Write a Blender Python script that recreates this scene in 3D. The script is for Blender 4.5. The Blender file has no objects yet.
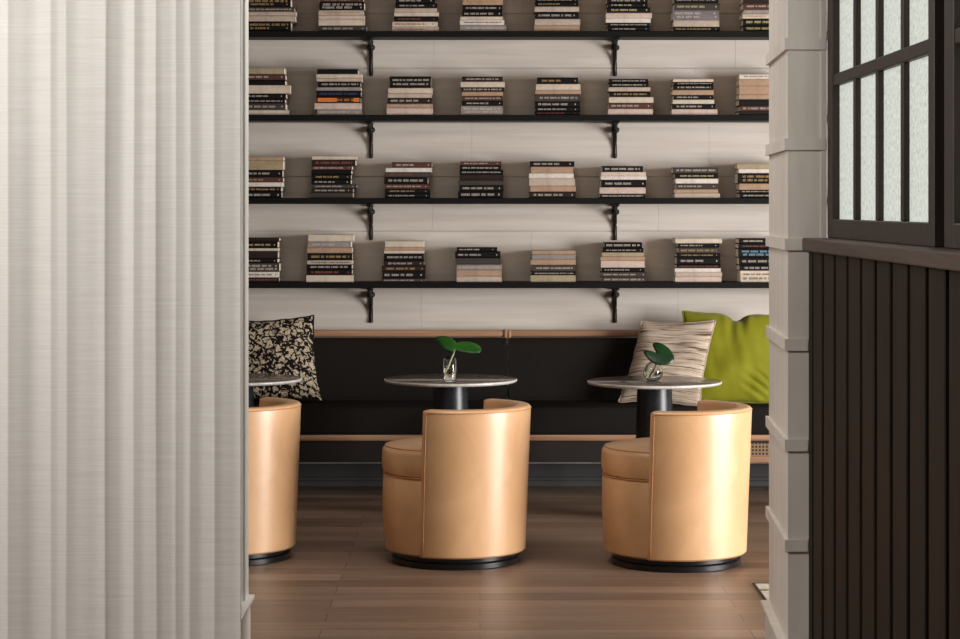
import bpy, bmesh, math, random
from mathutils import Vector, Matrix, noise
random.seed(7)
sc = bpy.context.scene
COL = sc.collection
F = 2200.0; VX = 480.0; VY = 207.0; EYE = 1.68          # focal length in px, vanishing point, eye height
PI = math.pi

def P(px, py, d):
    return Vector(((px - VX) * d / F, d, EYE - (py - VY) * d / F))
def PX(px, d): return (px - VX) * d / F
def PZ(py, d): return EYE - (py - VY) * d / F

def lin(c):
    out = []
    for v in c:
        v = v / 255.0
        out.append(v / 12.92 if v <= 0.04045 else ((v + 0.055) / 1.055) ** 2.4)
    return (*out, 1.0)

# ------------------------------------------------------------------ materials
def new_mat(name):
    m = bpy.data.materials.new(name); m.use_nodes = True
    nt = m.node_tree
    return m, nt, nt.nodes['Principled BSDF']

def nd(nt, kind, **kw):
    n = nt.nodes.new(kind)
    for k, v in kw.items(): setattr(n, k, v)
    return n

def coords(nt, scale=(1, 1, 1), rot=(0, 0, 0), kind='Object'):
    tc = nd(nt, 'ShaderNodeTexCoord'); mp = nd(nt, 'ShaderNodeMapping')
    nt.links.new(tc.outputs[kind], mp.inputs['Vector'])
    mp.inputs['Scale'].default_value = scale; mp.inputs['Rotation'].default_value = rot
    return mp.outputs['Vector']

def noise_tex(nt, vec, scale, detail=4, rough=0.55, dist=0.0):
    n = nd(nt, 'ShaderNodeTexNoise')
    nt.links.new(vec, n.inputs['Vector'])
    n.inputs['Scale'].default_value = scale; n.inputs['Detail'].default_value = detail
    n.inputs['Roughness'].default_value = rough; n.inputs['Distortion'].default_value = dist
    return n.outputs['Fac']

def ramp(nt, fac, stops):
    r = nd(nt, 'ShaderNodeValToRGB')
    nt.links.new(fac, r.inputs['Fac'])
    el = r.color_ramp.elements
    el[0].position, el[0].color = stops[0]
    el[1].position, el[1].color = stops[1]
    for p, c in stops[2:]:
        e = el.new(p); e.color = c
    return r.outputs['Color']

def mix(nt, fac, a, b, mode='MIX'):
    m = nd(nt, 'ShaderNodeMix', data_type='RGBA', blend_type=mode)
    for sock, v in (('Factor', fac), ('A', a), ('B', b)):
        s = [i for i in m.inputs if i.name == sock and (i.type == 'RGBA' or sock == 'Factor')][0]
        if hasattr(v, 'links') or isinstance(v, bpy.types.NodeSocket): nt.links.new(v, s)
        else: s.default_value = v
    return [o for o in m.outputs if o.type == 'RGBA'][0]

def bump(nt, b, height, strength, dist=0.002):
    n = nd(nt, 'ShaderNodeBump')
    nt.links.new(height, n.inputs['Height'])
    n.inputs['Strength'].default_value = strength; n.inputs['Distance'].default_value = dist
    nt.links.new(n.outputs['Normal'], b.inputs['Normal'])

def simple(name, rgb, rough=0.5, metal=0.0, spec=0.5, var=0.0, nscale=30, bmp=0.0, sheen=0.0):
    m, nt, b = new_mat(name)
    b.inputs['Base Color'].default_value = lin(rgb)
    b.inputs['Roughness'].default_value = rough; b.inputs['Metallic'].default_value = metal
    b.inputs['Specular IOR Level'].default_value = spec
    if sheen: b.inputs['Sheen Weight'].default_value = sheen
    if var or bmp:
        v = coords(nt); f = noise_tex(nt, v, nscale)
        if var:
            lo = tuple(max(0, c * (1 - var)) for c in rgb); hi = tuple(min(255, c * (1 + var)) for c in rgb)
            nt.links.new(ramp(nt, f, [(0.3, lin(lo)), (0.7, lin(hi))]), b.inputs['Base Color'])
        if bmp: bump(nt, b, f, bmp)
    return m

def wood(name, c1, c2, axis='X', rough=0.45, scale=1.0, bmp=0.15, spec=0.5):
    m, nt, b = new_mat(name)
    s = {'X': (1.5, 30, 30), 'Y': (30, 1.5, 30), 'Z': (30, 30, 1.5)}[axis]
    v = coords(nt, tuple(k * scale for k in s))
    f = noise_tex(nt, v, 1.0, 6, 0.6, 0.6)
    nt.links.new(ramp(nt, f, [(0.3, lin(c1)), (0.72, lin(c2))]), b.inputs['Base Color'])
    b.inputs['Roughness'].default_value = rough
    b.inputs['Specular IOR Level'].default_value = spec
    bump(nt, b, f, bmp, 0.0015)
    return m

M = {}
M['black_metal'] = simple('black_metal', (9, 9, 9), 0.45, 0.0, 0.3)
M['shelf_black'] = simple('shelf_black', (7, 7, 7), 0.55, 0.0, 0.2, var=0.2, nscale=20)
M['bench_fabric'] = simple('bench_fabric', (31, 28, 26), 0.95, 0, 0.08, var=0.2, nscale=180, bmp=0.3)
M['bench_wood'] = wood('bench_wood', (138, 102, 76), (172, 132, 102), 'X', 0.4)
M['bench_dark'] = wood('bench_dark', (14, 9, 6), (27, 18, 13), 'X', 0.5)
M['base_black'] = simple('base_black', (14, 15, 18), 0.3, 0.0, 0.5)
M['plinth_grey'] = simple('plinth_grey', (72, 71, 70), 0.6)
M['white_trim'] = simple('white_trim', (226, 226, 222), 0.45, var=0.02, nscale=5)
M['ceiling'] = simple('ceiling_bounce_brown', (118, 98, 80), 0.9)  # unseen ceiling, brown chosen to cut and warm the bounced light
M['plaster'] = simple('plaster', (118, 98, 80), 0.9, var=0.02, nscale=4)  # tint of the unseen walls, chosen to warm the shadows by bounce
M['page'] = simple('page', (226, 214, 196), 0.9, var=0.06, nscale=300)
M['silver'] = simple('silver', (150, 140, 130), 0.3, 0.9)

# leather
def leather():
    m, nt, b = new_mat('tan_leather')
    v = coords(nt); big = noise_tex(nt, v, 5, 5, 0.6, 0.8)
    nt.links.new(ramp(nt, big, [(0.3, lin((203, 157, 112))), (0.7, lin((217, 173, 128)))]), b.inputs['Base Color'])
    b.inputs['Roughness'].default_value = 0.38; b.inputs['Specular IOR Level'].default_value = 0.8
    b.inputs['Coat Weight'].default_value = 0.2; b.inputs['Coat Roughness'].default_value = 0.28
    fine = noise_tex(nt, v, 260, 3)
    bump(nt, b, fine, 0.05, 0.0006)
    return m
M['leather'] = leather()
M['piping'] = simple('leather_piping', (184, 132, 86), 0.45)

# floor
def floor_mat():
    m, nt, b = new_mat('oak_plank_floor')
    v = coords(nt)
    br = nd(nt, 'ShaderNodeTexBrick'); nt.links.new(v, br.inputs['Vector'])
    br.offset = 0.37; br.squash = 1.0
    br.inputs['Scale'].default_value = 1.0
    br.inputs['Brick Width'].default_value = 1.7; br.inputs['Row Height'].default_value = 0.165
    br.inputs['Mortar Size'].default_value = 0.0016; br.inputs['Mortar Smooth'].default_value = 0.1
    br.inputs['Color1'].default_value = lin((116, 94, 78)); br.inputs['Color2'].default_value = lin((148, 124, 106))
    br.inputs['Mortar'].default_value = lin((60, 44, 34))
    g = noise_tex(nt, coords(nt, (1.3, 26, 1)), 1.0, 7, 0.62, 0.8)
    gc = ramp(nt, g, [(0.28, (0.60, 0.56, 0.53, 1)), (0.7, (1.12, 1.1, 1.08, 1))])
    c = mix(nt, 0.85, br.outputs['Color'], gc, 'MULTIPLY')
    kn = noise_tex(nt, coords(nt, (3, 9, 1)), 1.0, 2, 0.5)
    c2 = mix(nt, ramp(nt, kn, [(0.72, (0, 0, 0, 1)), (0.8, (0.5, 0.5, 0.5, 1))]), c, lin((70, 48, 36)))
    nt.links.new(c2, b.inputs['Base Color'])
    b.inputs['Roughness'].default_value = 0.42; b.inputs['Specular IOR Level'].default_value = 0.4
    bump(nt, b, g, 0.12, 0.001)
    return m
M['floor'] = floor_mat()

# white-washed boards
def whitewash(name, c1, c2, rough=0.6, axis='X'):
    m, nt, b = new_mat(name)
    v = coords(nt, (0.9, 1, 22) if axis == 'X' else (9, 9, 0.9))
    f = noise_tex(nt, v, 1.3, 6, 0.6, 0.5)
    big = noise_tex(nt, coords(nt, (0.8, 0.8, 2.2)), 1.6, 2)
    c = ramp(nt, f, [(0.25, lin(c1)), (0.75, lin(c2))])
    c = mix(nt, 0.5, c, ramp(nt, big, [(0.3, (0.86, 0.85, 0.84, 1)), (0.7, (1, 1, 1, 1))]), 'MULTIPLY')
    nt.links.new(c, b.inputs['Base Color'])
    b.inputs['Roughness'].default_value = rough; b.inputs['Specular IOR Level'].default_value = 0.3
    bump(nt, b, f, 0.15, 0.001)
    return m
M['shiplap'] = whitewash('whitewashed_boards', (190, 181, 172), (209, 201, 193))
M['column'] = whitewash('limewashed_cladding', (212, 202, 191), (232, 224, 215), 0.6, 'Z')

M['dark_oak'] = wood('dark_oak', (26, 19, 14), (46, 36, 28), 'Z', 0.6, 1.2, 0.25, 0.15)
M['dark_rail'] = wood('dark_oak_rail', (62, 51, 45), (92, 78, 69), 'Y', 0.5, 1.2, 0.2, 0.3)
M['dark_sash'] = wood('dark_oak_sash', (40, 32, 28), (64, 52, 46), 'Z', 0.5, 1.2, 0.2, 0.3)

def frosted():
    m, nt, b = new_mat('lit_frosted_glass')
    v = coords(nt)
    f = noise_tex(nt, v, 62, 5, 0.75)
    big = noise_tex(nt, v, 5, 2)
    c = ramp(nt, f, [(0.34, lin((164, 172, 160))), (0.58, lin((228, 232, 222)))])
    b.inputs['Base Color'].default_value = lin((120, 125, 122))
    b.inputs['Roughness'].default_value = 0.35
    nt.links.new(c, b.inputs['Emission Color'])
    b.inputs['Emission Strength'].default_value = 0.8
    bump(nt, b, f, 0.3, 0.002)
    return m
M['frosted'] = frosted()

def curtain_mat():
    m, nt, b = new_mat('slub_linen_curtain')
    f = noise_tex(nt, coords(nt, (5, 5, 170)), 1.0, 5, 0.7, 0.3)
    f2 = noise_tex(nt, coords(nt, (300, 300, 260)), 1.0, 2, 0.6)
    c = ramp(nt, f, [(0.3, lin((202, 197, 190))), (0.7, lin((218, 214, 208)))])
    nt.links.new(c, b.inputs['Base Color'])
    b.inputs['Roughness'].default_value = 0.95; b.inputs['Specular IOR Level'].default_value = 0.1
    bump(nt, b, mix(nt, 0.3, f, f2), 0.2, 0.0015)
    return m
M['curtain'] = curtain_mat()

def marble(name, c1, c2, vein, rough=0.2, scale=6):
    m, nt, b = new_mat(name)
    v = coords(nt)
    f = noise_tex(nt, v, scale, 9, 0.7, 1.6)
    c = ramp(nt, f, [(0.32, lin(c1)), (0.62, lin(c2))])
    f2 = noise_tex(nt, v, scale * 0.7, 5, 0.6, 2.5)
    line = ramp(nt, f2, [(0.485, (0, 0, 0, 1)), (0.5, (0.8, 0.8, 0.8, 1)), (0.515, (0, 0, 0, 1))])
    nt.links.new(mix(nt, line, c, lin(vein)), b.inputs['Base Color'])
    b.inputs['Roughness'].default_value = rough
    return m
M['marble'] = marble('grey_brown_marble', (66, 59, 55), (112, 103, 97), (150, 142, 136), 0.16, 14)
M['marble_rim_glint'] = marble('marble_rim_painted_glint', (190, 186, 180), (224, 220, 215), (160, 154, 148), 0.3, 14)  # lighter tone paints in the reflection on the polished table edge
M['pedestal'] = marble('black_marble_pedestal', (12, 15, 20), (24, 30, 38), (44, 52, 62), 0.34, 7)
M['pale_marble'] = marble('pale_marble', (196, 190, 178), (226, 221, 210), (150, 142, 130), 0.25, 10)

def glass(name, rgb=(250, 252, 250), ior=1.45):
    m, nt, b = new_mat(name)
    b.inputs['Base Color'].default_value = lin(rgb)
    b.inputs['Roughness'].default_value = 0.0; b.inputs['IOR'].default_value = ior
    b.inputs['Transmission Weight'].default_value = 1.0
    return m
M['glass'] = glass('clear_glass'); M['water'] = glass('water', (248, 252, 250), 1.33)

def leaf_mat():
    m, nt, b = new_mat('leaf_green')
    f = noise_tex(nt, coords(nt), 14, 4)
    nt.links.new(ramp(nt, f, [(0.3, lin((14, 54, 14))), (0.7, lin((44, 104, 32)))]), b.inputs['Base Color'])
    b.inputs['Roughness'].default_value = 0.35
    return m
M['leaf'] = leaf_mat()
M['stem'] = simple('stem_green', (206, 206, 160), 0.5)
M['dark_leaf'] = simple('dark_leaf', (15, 50, 22), 0.35, var=0.3, nscale=14)

def floral():
    m, nt, b = new_mat('black_floral_print')
    tc = nd(nt, 'ShaderNodeTexCoord')
    mp = nd(nt, 'ShaderNodeMapping'); nt.links.new(tc.outputs['UV'], mp.inputs['Vector'])
    nz = nd(nt, 'ShaderNodeTexNoise'); nt.links.new(mp.outputs['Vector'], nz.inputs['Vector'])
    nz.inputs['Scale'].default_value = 16; nz.inputs['Detail'].default_value = 2
    vm = nd(nt, 'ShaderNodeVectorMath', operation='MULTIPLY_ADD')
    nt.links.new(nz.outputs['Color'], vm.inputs[0]); vm.inputs[1].default_value = (0.10, 0.10, 0)
    nt.links.new(mp.outputs['Vector'], vm.inputs[2])
    vo = nd(nt, 'ShaderNodeTexVoronoi', feature='DISTANCE_TO_EDGE'); nt.links.new(vm.outputs[0], vo.inputs['Vector'])
    vo.inputs['Scale'].default_value = 13
    big = ramp(nt, vo.outputs['Distance'], [(0.125, (0, 0, 0, 1)), (0.165, (1, 1, 1, 1))])
    vo2 = nd(nt, 'ShaderNodeTexVoronoi', feature='F1'); nt.links.new(vm.outputs[0], vo2.inputs['Vector'])
    vo2.inputs['Scale'].default_value = 30
    sm = ramp(nt, vo2.outputs['Distance'], [(0.30, (1, 1, 1, 1)), (0.36, (0, 0, 0, 1))])
    msk = mix(nt, 1.0, big, sm, 'LIGHTEN')
    vo3 = nd(nt, 'ShaderNodeTexVoronoi', feature='DISTANCE_TO_EDGE'); nt.links.new(vm.outputs[0], vo3.inputs['Vector'])
    vo3.inputs['Scale'].default_value = 21
    cut = ramp(nt, vo3.outputs['Distance'], [(0.012, (0, 0, 0, 1)), (0.035, (1, 1, 1, 1))])
    msk = mix(nt, 1.0, msk, cut, 'MULTIPLY')
    nt.links.new(mix(nt, msk, lin((24, 19, 18)), lin((192, 176, 152))), b.inputs['Base Color'])
    b.inputs['Roughness'].default_value = 0.9; b.inputs['Specular IOR Level'].default_value = 0.15
    return m
M['floral'] = floral()

def striped():
    m, nt, b = new_mat('woven_striped_cloth')
    f = noise_tex(nt, coords(nt, (1.7, 42, 1), kind='UV'), 1.0, 5, 0.62, 0.5)
    fine = noise_tex(nt, coords(nt, (60, 300, 1), kind='UV'), 1.0, 2)
    c = ramp(nt, f, [(0.37, lin((92, 76, 66))), (0.46, lin((184, 166, 148))), (0.60, lin((212, 197, 181)))])
    c = mix(nt, 0.35, c, ramp(nt, fine, [(0.3, (0.5, 0.48, 0.46, 1)), (0.6, (1, 1, 1, 1))]), 'MULTIPLY')
    nt.links.new(c, b.inputs['Base Color'])
    b.inputs['Roughness'].default_value = 0.95; b.inputs['Specular IOR Level'].default_value = 0.1
    bump(nt, b, f, 0.7, 0.006)
    return m
M['striped'] = striped()
M['lime'] = simple('lime_green_velvet', (122, 122, 14), 0.7, 0, 0.2, var=0.05, nscale=6, sheen=0.15)

def cane():
    m, nt, b = new_mat('woven_cane')
    v = coords(nt)
    ck = nd(nt, 'ShaderNodeTexBrick'); nt.links.new(coords(nt, (1, 1, 1), (PI / 2, 0, 0)), ck.inputs['Vector'])
    ck.offset = 0.0
    ck.inputs['Scale'].default_value = 1; ck.inputs['Brick Width'].default_value = 0.02; ck.inputs['Row Height'].default_value = 0.02
    ck.inputs['Mortar Size'].default_value = 0.004
    ck.inputs['Color1'].default_value = lin((28, 20, 14)); ck.inputs['Color2'].default_value = lin((34, 24, 17))
    ck.inputs['Mortar'].default_value = lin((134, 108, 78))
    nt.links.new(ck.outputs['Color'], b.inputs['Base Color'])
    b.inputs['Roughness'].default_value = 0.6
    return m
M['cane'] = cane()

# ------------------------------------------------------------------ mesh helpers
def obj(name, bm, mats, parent=None, smooth=False, loc=None):
    me = bpy.data.meshes.new(name)
    bmesh.ops.recalc_face_normals(bm, faces=bm.faces)
    bm.to_mesh(me); bm.free()
    if not isinstance(mats, (list, tuple)): mats = [mats]
    for m in mats: me.materials.append(m)
    if smooth:
        for p in me.polygons: p.use_smooth = True
        if smooth == 'angle': me.set_sharp_from_angle(angle=math.radians(40))
    o = bpy.data.objects.new(name, me); COL.objects.link(o)
    if parent: o.parent = parent
    if loc is not None: o.location = loc
    return o

def thing(name, label, cat, loc=(0, 0, 0), group=None, rz=0):
    o = bpy.data.objects.new(name, None); COL.objects.link(o)
    o.empty_display_size = 0.05
    o.location = loc; o.rotation_euler = (0, 0, rz)
    o['label'] = label; o['category'] = cat
    if group: o['group'] = group
    return o

def tag(o, label, cat, group=None):
    o['label'] = label; o['category'] = cat
    if group: o['group'] = group
    return o

def struct(o, label, cat):
    o['kind'] = 'structure'; o['label'] = label; o['category'] = cat
    return o

def box(bm, x0, x1, y0, y1, z0, z1, bev=0.0, seg=2, mi=0):
    vs = [bm.verts.new(p) for p in ((x0, y0, z0), (x1, y0, z0), (x1, y1, z0), (x0, y1, z0), (x0, y0, z1), (x1, y0, z1), (x1, y1, z1), (x0, y1, z1))]
    fs = [bm.faces.new([vs[i] for i in q]) for q in ((0, 3, 2, 1), (4, 5, 6, 7), (0, 1, 5, 4), (1, 2, 6, 5), (2, 3, 7, 6), (3, 0, 4, 7))]
    for f in fs: f.material_index = mi
    if bev:
        es = list({e for f in fs for e in f.edges})
        bmesh.ops.bevel(bm, geom=es, offset=bev, segments=seg, profile=0.5, affect='EDGES', clamp_overlap=True)
    return vs

def lathe(bm, prof, seg=48, cx=0, cy=0, mi=0):
    rings = []
    for r, z in prof:
        if r < 1e-6: rings.append([bm.verts.new((cx, cy, z))])
        else: rings.append([bm.verts.new((cx + r * math.cos(2 * PI * k / seg), cy + r * math.sin(2 * PI * k / seg), z)) for k in range(seg)])
    for a, b in zip(rings, rings[1:]):
        for k in range(seg):
            k2 = (k + 1) % seg
            if len(a) == 1 and len(b) == 1: continue
            if len(a) == 1: f = bm.faces.new((a[0], b[k], b[k2]))
            elif len(b) == 1: f = bm.faces.new((a[k], a[k2], b[0]))
            else: f = bm.faces.new((a[k], a[k2], b[k2], b[k]))
            f.material_index = mi

def tube(bm, pts, r, seg=8, cap=True):
    pts = [Vector(p) for p in pts]; rings = []
    for i, p in enumerate(pts):
        t = (pts[min(i + 1, len(pts) - 1)] - pts[max(i - 1, 0)]).normalized()
        up = Vector((0, 0, 1)) if abs(t.z) < 0.9 else Vector((0, 1, 0))
        a = t.cross(up).normalized(); b = t.cross(a).normalized()
        rr = r[i] if isinstance(r, (list, tuple)) else r
        rings.append([bm.verts.new(p + rr * (math.cos(2 * PI * k / seg) * a + math.sin(2 * PI * k / seg) * b)) for k in range(seg)])
    for A, B in zip(rings, rings[1:]):
        for k in range(seg): bm.faces.new((A[k], A[(k + 1) % seg], B[(k + 1) % seg], B[k]))
    if cap:
        bm.faces.new(rings[0][::-1]); bm.faces.new(rings[-1])

def prism(bm, poly, z0, z1, mi=0):
    a = [bm.verts.new((x, y, z0)) for x, y in poly]; b = [bm.verts.new((x, y, z1)) for x, y in poly]
    n = len(poly)
    bm.faces.new(a[::-1]).material_index = mi; bm.faces.new(b).material_index = mi
    for i in range(n): bm.faces.new((a[i], a[(i + 1) % n], b[(i + 1) % n], b[i])).material_index = mi

def B(): return bmesh.new()

# ------------------------------------------------------------------ depths
D_WALL = 13.25; D_SHELF = 13.0; D_BOOK = 13.03
D_NEAR, D_FAR = 7.7, 8.56          # the two faces of the opening in the partition wall
X_L, X_R = -4.2, 6.6
CEIL = 3.4

# ------------------------------------------------------------------ the setting
bm = B(); box(bm, X_L - .1, X_R + .1, -1.7, D_WALL + .1, -0.1, 0)
struct(obj('floor', bm, M['floor']), 'brown oak plank floor running under chairs and bench', 'floor')
bm = B(); box(bm, X_L - .1, X_R + .1, -1.7, D_WALL + .1, CEIL, CEIL + .1)
struct(obj('ceiling', bm, M['ceiling']), 'plain brown ceiling above the room', 'ceiling')

# back wall: whitewashed boards with open seams
bm = B()
box(bm, X_L, X_R, D_WALL + .012, D_WALL + .1, 0, CEIL)
seam0, pitch = 2.843, 0.327
zs = [seam0 + k * pitch for k in range(-9, 3)]
zs = [max(0, z) for z in zs]
for a, b_ in zip(zs, zs[1:]):
    if b_ <= a + .01: continue
    x = X_L
    while x < X_R:
        w = random.uniform(1.3, 2.3); x1 = min(X_R, x + w)
        off = random.uniform(0, .0004)
        box(bm, x + .0003, x1 - .0003, D_WALL + off, D_WALL + .013, a + .002, min(b_, CEIL) - .002, 0.0007, 1)
        x = x1
struct(obj('wall_back', bm, M['shiplap']), 'whitewashed horizontal board wall behind the book shelves', 'wall')

bm = B(); box(bm, X_L - .1, X_L, -1.6, 2.2, 0, CEIL); box(bm, X_L - .1, X_L, 6.2, D_WALL, 0, CEIL)
box(bm, X_L - .1, X_L, 2.2, 6.2, 0, 1.5); box(bm, X_L - .1, X_L, 2.2, 6.2, 3.3, CEIL)
struct(obj('wall_left', bm, M['plaster']), 'plain plaster wall at the far left of the room', 'wall')
bm = B(); box(bm, X_R, X_R + .1, 5.7, 6.2, 0, CEIL); box(bm, X_R, X_R + .1, 9.8, D_WALL, 0, CEIL)
box(bm, X_R, X_R + .1, 6.2, 9.8, 0, .04); box(bm, X_R, X_R + .1, 6.2, 9.8, 2.7, CEIL)
struct(obj('wall_right', bm, M['plaster']), 'plain plaster wall with daylight opening far right', 'wall')
bm = B(); box(bm, X_L, 1.4, -1.7, -1.6, 0, CEIL)
struct(obj('wall_front', bm, M['plaster']), 'plain plaster wall behind the viewer', 'wall')

# left side of the opening: partition wall with white splayed reveal
xl_n, xl_f = PX(223, D_NEAR), PX(246.2, D_FAR)
bm = B(); prism(bm, [(X_L, D_NEAR), (xl_n, D_NEAR), (xl_f, D_FAR), (X_L, D_FAR)], 0, CEIL)
struct(obj('wall_divider_left', bm, M['white_trim']), 'white partition wall edge beside the curtain', 'wall')
bm = B()
for t0, t1, p in ((0.0, 0.16, .010), (0.84, 1.0, .009)):
    ya = D_NEAR + (D_FAR - D_NEAR) * t0; yb = D_NEAR + (D_FAR - D_NEAR) * t1
    xa = xl_n + (xl_f - xl_n) * t0; xb = xl_n + (xl_f - xl_n) * t1
    prism(bm, [(xa, ya), (xa + p, ya), (xb + p, yb), (xb, yb)], 0.172, CEIL)
struct(obj('trim_1', bm, M['white_trim']), 'slim white beads up the left side of the opening', 'trim')
def base_profile(bm, pts_xy, outs, h):
    # moulded skirting along a polyline (wall line), outs = outward unit vectors
    prof = [(0, 0), (.016, 0), (.016, h * .72), (.019, h * .78), (.026, h * .86), (.032, h * .92), (.032, h), (0, h)]
    rings = []
    for (x, y), (ox, oy) in zip(pts_xy, outs):
        rings.append([bm.verts.new((x + ox * p, y + oy * p, z)) for p, z in prof])
    n = len(prof)
    for A, C in zip(rings, rings[1:]):
        for k in range(n): bm.faces.new((A[k], A[(k + 1) % n], C[(k + 1) % n], C[k]))
    bm.faces.new(rings[0][::-1]); bm.faces.new(rings[-1])
bm = B(); base_profile(bm, [(xl_n, D_NEAR), (xl_f, D_FAR + .005)], [(1, 0), (1, 0)], .172)
struct(obj('baseboard_left', bm, M['white_trim']), 'moulded white skirting at the foot of the left opening edge', 'baseboard')

# right side of the opening: banded column, splayed reveal
cx_n, cx_f = PX(788, D_NEAR), PX(769, D_FAR)
WX = PX(808, D_NEAR)               # plane of the dark panelling
WX2 = PX(826.5, D_NEAR)            # plane of the window wall above it
RAIL_B, RAIL_T = 1.527, 1.572
bm = B()
prism(bm, [(cx_n, D_NEAR), (WX + .02, D_NEAR), (WX2 + .05, D_FAR), (cx_f, D_FAR)], 0, RAIL_B)
prism(bm, [(cx_n, D_NEAR), (WX2, D_NEAR), (WX2 + .05, D_FAR), (cx_f, D_FAR)], RAIL_B, CEIL)
# bands
def band(zc, wide):
    h = .0205; p = .013
    xr = WX2 - .004 if wide else WX - .003
    prism(bm, [(cx_n - p, D_NEAR - p), (xr, D_NEAR - p), (xr, D_NEAR), (cx_n, D_NEAR), (cx_f, D_FAR), (cx_f, D_FAR + .004), (cx_f - p, D_FAR + .004)], zc - h, zc + h)
for k in range(1, 10):
    zc = .145 + .351 * k
    if zc < CEIL: band(zc, zc > 1.6)
# corner strip beside the sash
prism(bm, [(WX2 - .02, D_NEAR - .006), (WX2, D_NEAR - .006), (WX2, D_NEAR), (WX2 - .02, D_NEAR)], RAIL_T, CEIL)
struct(obj('column_right', bm, M['column']), 'pale limewashed column with horizontal bands right of the opening', 'column')
bm = B(); base_profile(bm, [(cx_f, D_FAR + .003), (cx_n, D_NEAR), (WX - .003, D_NEAR)], [(-1, .05), (-1, -1), (0, -1)], .15)
struct(obj('baseboard_right', bm, M['column']), 'pale moulded skirting around foot of banded column', 'baseboard')
bm = B(); box(bm, WX + .25, X_R, 5.7, 5.84, 0, CEIL)
struct(obj('wall_divider_right', bm, M['plaster']), 'plain partition wall closing the lounge at the right', 'wall')

# dark panelling
bm = B()
box(bm, WX + .04, WX + .2, -1.6, D_NEAR, 0, RAIL_B)
g = 7.37 + .245
yy = D_NEAR - .004
edges = [7.695, 7.60] + [7.37 - .245 * k for k in range(0, 37)]
for a, c in zip(edges, edges[1:]):
    if a - c < .02 or c < -1.6: continue
    gw = .05 if a - c > .2 else .02
    box(bm, WX, WX + .042, c + gw / 2, a - gw / 2, 0, RAIL_B, 0.003, 1)
    # thin lip within each groove
    box(bm, WX + .022, WX + .042, c + gw / 2 - .012, c + gw / 2, 0, RAIL_B)
struct(obj('wall_panelling', bm, M['dark_oak']), 'dark brown vertical plank panelling below the frosted windows', 'wall')
bm = B()
box(bm, WX - .022, WX2 + .12, -1.6, D_NEAR - .002, RAIL_B, RAIL_T, 0.006, 2)
struct(obj('trim_2', bm, M['dark_rail']), 'dark oak rail capping the plank panelling', 'trim')

# frosted windows above the rail
GX = WX2 + .028     # glass plane
def window(name, y_far, y_near, n, label):
    w = bpy.data.objects.new(name, None); COL.objects.link(w); w['kind'] = 'structure'; w['label'] = label; w['category'] = 'window'
    w.location = (GX, y_far, RAIL_T)
    def bx(b, x0, x1, y0, y1, z0, z1, bev=.003): box(b, x0 - GX, x1 - GX, y0 - y_far, y1 - y_far, z0 - RAIL_T, z1 - RAIL_T, bev, 1)
    f = B()
    st = .075
    bx(f, WX2 + .002, GX + .03, y_far - .11, y_far, RAIL_T, CEIL)
    bx(f, WX2 + .002, GX + .03, y_near, y_near + st, RAIL_T, CEIL)
    bx(f, WX2 + .002, GX + .03, y_near + st, y_far - .11, RAIL_T, 1.638)
    bx(f, WX2 + .002, GX + .03, y_near + st, y_far - .11, 3.26, CEIL)
    obj('window_frame', f, M['dark_sash'], w)
    # muntins
    m = B()
    a, c = y_far - .11, y_near + st
    pw = (a - c) / n
    for k in range(1, n):
        yk = a - pw * k
        bx(m, GX - .020, GX + .012, yk - .018, yk + .018, 1.638, 3.26)
    for zc in (2.118, 2.62, 3.12):
        bx(m, GX - .022, GX + .012, c, a, zc - .020, zc + .020)
    obj('glazing_bars', m, M['dark_sash'], w)
    gl = B(); bx(gl, GX, GX + .006, c - .01, a + .01, 1.63, 3.27, 0)
    obj('frosted_glass', gl, M['frosted'], w)
    return w
window('window_1', 7.6985, 5.89, 4, 'tall dark framed frosted window next to the pale column')
window('window_2', 5.76, 3.96, 4, 'second dark framed frosted window cut by right picture edge')
window('window_3', 3.83, 2.03, 4, 'third dark framed frosted window nearer the viewer')
bm = B(); box(bm, WX2 + .04, WX2 + .14, -1.6, 2.03, RAIL_T, CEIL)
for ya, yb in ((5.76, 5.89), (3.83, 3.96)): box(bm, WX2 + .056, WX2 + .14, ya, yb, RAIL_T, CEIL)
struct(obj('wall_window_posts', bm, M['dark_oak']), 'dark posts between the frosted windows', 'wall')

# marble inlay at the right of the floor
bm = B(); box(bm, 1.225, 3.2, 8.6, 9.80, 0, .003); 
o = obj('trim_3', bm, M['pale_marble']); struct(o, 'pale marble floor inlay beside the foot of the column', 'floor')
bm = B(); box(bm, 1.213, 1.225, 8.6, 9.812, 0, .004); box(bm, 1.225, 3.2, 9.80, 9.812, 0, .004); box(bm, 1.225, 3.2, 9.62, 9.64, .003, .0042)
struct(obj('trim_4', bm, M['black_metal']), 'thin dark strip edging the marble floor inlay', 'trim')

# baseboard under the bench
bm = B(); box(bm, X_L, X_R, D_WALL - .016, D_WALL, .05, .135, .003, 1); box(bm, X_L, X_R, D_WALL - .03, D_WALL, .034, .058, .004, 1); box(bm, X_L, X_R, D_WALL - .01, D_WALL, 0, .034)
struct(obj('baseboard_back', bm, M['plinth_grey']), 'grey baseboard seen under the bench', 'baseboard')

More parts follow.
